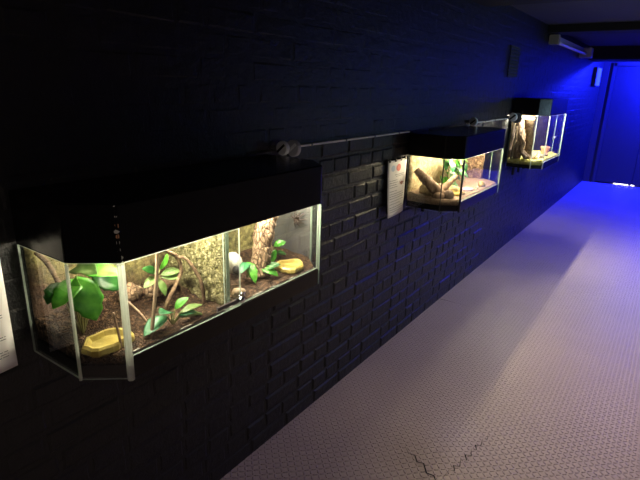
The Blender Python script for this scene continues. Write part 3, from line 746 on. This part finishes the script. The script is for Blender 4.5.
# ------------------------------------------------------------------ cable conduits and their round end fittings
def conduit(ya, yb, z, label):
    r = empty('cable_conduit', (.008, (ya + yb) / 2, z - .01), label, 'conduit')
    b = MB(); b.box((-.0085, ya, z - .0042), (.011, yb, z + .0042)); b.build('conduit_body', M['conduit'], parent=r, bevel=.002)
    for k in range(4):
        y = ya + (yb - ya) * (k + .5) / 4
        b = MB(); b.box((-.004, y - .006, z - .006), (.0125, y + .006, z + .006)); b.build('conduit_clip', M['dgrey'], parent=r, bevel=.001)
conduit(1.53, 2.57, 1.268, 'pale cable conduit on the brick wall between the nearest and middle vivariums')
conduit(3.52, 4.50, 1.270, 'pale cable conduit on the brick wall between the middle and farthest vivariums')
def disc(y, z, x, r, mat, label, group, band=None):
    rt = empty('cable_gland', (x, y, z - r), label, 'cable fitting', group)
    b = MB(); b.lathe((x, y, z), [(r * .55, -.012), (r * .9, -.010), (r, -.004), (r, .006), (r * .85, .012), (r * .3, .014)], 22, axis='y'); b.build('gland_body', M[mat], parent=rt, smooth=False)
    b = MB(); b.tube([(-.0085, y, z), (x - r * .5, y, z)], r * .3, 10); b.build('wall_stub', M['dgrey'], parent=rt)
    if band:
        b = MB(); w = r * .16; d = Vector((-.75, 0, -.66)); n = Vector((.66, 0, -.75)); c = Vector((x, y - .0135, z))
        pts = [c + d * r * .8 + n * w, c - d * r * .8 + n * w, c - d * r * .8 - n * w, c + d * r * .8 - n * w]
        b.faces([tuple(p) for p in pts] + [tuple(p + Vector((0, .012, 0))) for p in pts], [(0,1,2,3),(4,7,6,5),(0,4,5,1),(1,5,6,2),(2,6,7,3),(3,7,4,0)]); b.build('gland_slot', M[band], parent=rt)
disc(1.430, 1.276, .046, .026, 'white', 'left, paler of the two round cable fittings above the nearest hood', 'round cable fittings', 'hole')
disc(1.500, 1.270, .040, .032, 'grey', 'right, darker of the two round cable fittings above the nearest hood', 'round cable fittings', 'white')
disc(3.495, 1.287, .048, .030, 'white', 'round cable fitting beside the right end of the middle hood', 'round cable fittings', 'hole')
disc(4.500, 1.283, .046, .036, 'white', 'pale round cable fitting nearer the conduit, left of the farthest vivarium', 'round cable fittings', 'hole')
disc(4.565, 1.275, .062, .044, 'dgrey', 'dark round cable fitting against the left end of the farthest vivarium', 'round cable fittings', None)

# ------------------------------------------------------------------ information sheets
def sheet(label, ya, yb, za, zb, bow, content, tacks=4, lift=.006):
    r = empty('information_sheet', (lift, (ya + yb) / 2, za), label, 'poster', 'information sheets on the wall')
    nu, nv = 10, 16
    def S(u, v, off=0.):      # u along wall, v up
        return (lift + off + bow(u, v), ya + (yb - ya) * u, za + (zb - za) * v)
    def patch(b, u0, u1, v0, v1, off, n=3):
        g = [[b.bm.verts.new(S(u0 + (u1 - u0) * i / n, v0 + (v1 - v0) * j, off)) for j in (0, 1)] for i in range(n + 1)]
        for i in range(n): b.bm.faces.new([g[i][0], g[i+1][0], g[i+1][1], g[i][1]])
    b = MB()
    F = [[[b.bm.verts.new(S(i / nu, j / nv, o)) for j in range(nv + 1)] for i in range(nu + 1)] for o in (0., -.0006)]
    for i in range(nu):
        for j in range(nv):
            for o in (0, 1): b.bm.faces.new([F[o][i][j], F[o][i+1][j], F[o][i+1][j+1], F[o][i][j+1]][::1 if o == 0 else -1])
    for i in range(nu):
        for j in (0, nv): b.bm.faces.new([F[0][i][j], F[0][i+1][j], F[1][i+1][j], F[1][i][j]])
    for j in range(nv):
        for i in (0, nu): b.bm.faces.new([F[0][i][j], F[0][i][j+1], F[1][i][j+1], F[1][i][j]])
    b.build('sheet', M['paper'], parent=r, smooth=True)
    content(r, S, patch)
    for k in range(tacks):
        u = .08 + .84 * k / (tacks - 1); b = MB(); c = S(u, .99)
        b.box((-.0085, c[1] - .009, c[2] - .006), (c[0] + .003, c[1] + .009, c[2] + .010)); b.build('tack', M['tack'], parent=r, bevel=.002)
    return r
def lines(r, S, patch, rows, seed, h=.0075, mat='ink'):
    rnd = random.Random(seed); b = MB()
    for (v, u0, u1) in rows:
        u = u0
        while u < u1 - .01:
            w = rnd.uniform(.025, .085); patch(b, u, min(u + w, u1), v, v + h, .0008, 1); u += w + .012
    b.build('printed_text', M[mat], parent=r)
def oval_print(r, S, u, v, ru, rv, mat, name):
    b = MB(); vs = [b.bm.verts.new(S(u + ru * math.cos(a), v + rv * math.sin(a), .0009)) for a in [2*PI*k/18 for k in range(18)]]; b.bm.faces.new(vs); b.build(name, M[mat], parent=r)
def content1(r, S, patch):
    rows = []
    for grp in ((.80, 3), (.66, 3), (.47, 3), (.345, 1), (.285, 3), (.16, 4), (.06, 1)):
        for k in range(grp[1]): rows.append((grp[0] - k * .022, .08, .92 if k < grp[1] - 1 else random.uniform(.5, .85)))
    lines(r, S, patch, rows, 5, .006)
sheet('white sheet of small print at the left edge of the photo, beside the nearest vivarium', .256, .466, .832, 1.128, lambda u, v: .004 + .010 * math.sin(PI * u) * (1 - v), content1)
def content2(r, S, patch):
    oval_print(r, S, .24, .86, .09, .055, 'blue', 'blue_emblem'); oval_print(r, S, .52, .86, .12, .065, 'red', 'red_emblem')
    rows = [(.735, .34, .86), (.705, .40, .80), (.64, .10, .48), (.60, .10, .52), (.56, .10, .46), (.52, .10, .50), (.45, .10, .48), (.40, .10, .85), (.36, .10, .90), (.32, .10, .88), (.27, .10, .9), (.22, .10, .7), (.16, .10, .9), (.12, .10, .86), (.08, .1, .8)]
    lines(r, S, patch, rows, 8, .008)
    b = MB(); c = (.74, .565)
    def poly(P): b.bm.faces.new([b.bm.verts.new(S(u, v, .0009)) for u, v in P])
    poly([(c[0] + .075 * math.cos(a), c[1] + .035 * math.sin(a)) for a in [2*PI*k/14 for k in range(14)]])
    for s in (-1, 1):
        for k in range(4):
            a = (.5 + .55 * k) ; x1, y1 = c[0] + s * .17 * math.sin(a), c[1] + .085 * math.cos(a)
            poly([(c[0] + s * .05, c[1] - .012 + .008 * k), (x1, y1), (x1 + .012, y1 + .008), (c[0] + s * .05, c[1] + .004 + .008 * k)])
    b.build('spider_picture', M['brownink'], parent=r)
sheet('white sheet with red and blue emblems and a spider picture, left of the middle vivarium', 2.335, 2.555, .828, 1.130, lambda u, v: .006 + .020 * (1 - v) ** 1.5 * (1 - u) ** 1.2 + .006 * math.sin(PI * u), content2)

# ------------------------------------------------------------------ tube light, vent, sign, blue flood
LY0, LY1, LX, LZ = 5.62, 7.42, .065, 1.985
r = empty('batten_light', (LX, (LY0 + LY1) / 2, LZ - .05), 'white unlit tube light batten high on the wall under the ceiling', 'light fitting')
b = MB(); b.box((-.0085, LY0 + .03, LZ - .012), (.050, LY1 - .03, LZ + .045)); b.build('housing', M['white'], parent=r, bevel=.004)
b = MB(); b.tube([(.072, LY0 + .035, LZ - .022), (.072, LY1 - .035, LZ - .022)], .018, 12); b.build('tube', plain('frosted_lamp_tube', (.86, .87, .90), .25), parent=r, smooth=True)
b = MB(); b.box((.001, LY0 - .02, LZ - .046), (.095, LY0 + .034, LZ + .045)); b.build('end_cap', plain('yellowed_plastic', (.34, .31, .26), .5), parent=r, bevel=.006)
b = MB(); b.box((.001, LY1 - .034, LZ - .07), (.14, LY1 + .12, LZ + .05)); b.build('end_cap', M['grey'], parent=r, bevel=.01)
r = empty('wall_vent', (0, 4.47, 1.60), 'dark slatted air vent high on the wall above the farthest vivarium', 'vent')
b = MB(); b.box((.0, 4.33, 1.60), (.006, 4.60, 1.605)); b.box((.0, 4.33, 1.835), (.006, 4.60, 1.84)); b.box((.0, 4.33, 1.60), (.006, 4.335, 1.84)); b.box((.0, 4.595, 1.60), (.006, 4.60, 1.84)); b.build('frame', M['plaster'], parent=r)
for k in range(9):
    z = 1.612 + k * .0255; b = MB(); b.faces([(.001, 4.335, z + .016), (.001, 4.595, z + .016), (.010, 4.595, z), (.010, 4.335, z), (.001, 4.335, z + .019), (.001, 4.595, z + .019), (.012, 4.595, z + .003), (.012, 4.335, z + .003)],
        [(0,1,2,3),(7,6,5,4),(0,4,5,1),(1,5,6,2),(2,6,7,3),(3,7,4,0)]); b.build('slat', M['plaster'], parent=r)
r = empty('wall_sign', (.0, 9.1, 1.60), 'small pale blue-lit sign high on the wall near the far corner', 'sign')
b = MB(); b.box((.0005, 8.88, 1.60), (.045, 9.33, 1.865)); b.build('back_board', M['dgrey'], parent=r, bevel=.002)
b = MB(); b.box((.0455, 8.90, 1.605), (.050, 9.33, 1.86)); b.build('sign_face', M['signface'], parent=r)

def light(name, typ, loc, energy, col, rot=(0, 0, 0), **kw):
    d = bpy.data.lights.new(name, typ); d.energy = energy; d.color = col
    for k, v in kw.items(): setattr(d, k, v)
    o = bpy.data.objects.new(name, d); COL.objects.link(o); o.location = loc; o.rotation_euler = rot; return o
light('blue_flood_light', 'POINT', (1.25, 9.50, 2.052), 300, (.008, .014, 1.), shadow_soft_size=.035)
aim = Vector((-.75, .1, -.65)).to_track_quat('-Z', 'Y').to_euler()
light('blue_flood_light', 'SPOT', (1.25, 9.50, 2.052), 1250, (.008, .014, 1.), aim, shadow_soft_size=.035, spot_size=PI, spot_blend=1.)
for x, y, e, a in ((1.6, -.7, 7.5, 165), (1.65, 2.9, 9.5, 125), (1.5, 4.9, 5.5, 125)):  # unseen warm fill under the ceiling, added to brighten floor, wall and fittings
    light('ceiling_fill', 'AREA', (x, y, 2.10), e, (1., .81, .69), size=.35, spread=math.radians(a))
# cool lamp of a vivarium across the passage
light('opposite_vivarium_light', 'AREA', (2.45, 4.15, 1.22), 6.0, (.50, .80, 1.), (0, math.radians(80), 0), shape='RECTANGLE', size=.25, size_y=.7, spread=math.radians(110))

# ------------------------------------------------------------------ world, camera, view
w = bpy.data.worlds.new('dark'); SC.world = w; w.use_nodes = True
w.node_tree.nodes['Background'].inputs[0].default_value = (.02, .025, .05, 1); w.node_tree.nodes['Background'].inputs[1].default_value = .0
cam = bpy.data.cameras.new('camera'); co = bpy.data.objects.new('camera', cam); COL.objects.link(co)
cam.sensor_fit = 'HORIZONTAL'; cam.sensor_width = 36.; cam.lens = 501.482 / 640 * 36; cam.clip_start = .02
yaw, pitch, roll = .6034251, .3003408, .0290731
f = Vector((-math.sin(yaw) * math.cos(pitch), math.cos(yaw) * math.cos(pitch), -math.sin(pitch)))
rt = Vector((math.cos(yaw), math.sin(yaw), 0)); up = rt.cross(f)
r2 = rt * math.cos(roll) + up * math.sin(roll); u2 = up * math.cos(roll) - rt * math.sin(roll)
mt = Matrix((r2, u2, -f)).transposed().to_4x4(); mt.translation = (1.2070, 0., 1.5)
co.matrix_world = mt; SC.camera = co
vs = SC.view_settings; vs.view_transform = 'Standard'; vs.look = 'None'; vs.gamma = 1.; vs.use_curve_mapping = False; vs.exposure = 0.
SC.cycles.transparent_max_bounces = 24; SC.cycles.max_bounces = 10; SC.cycles.diffuse_bounces = 4
SC.cycles.sample_clamp_indirect = 6.
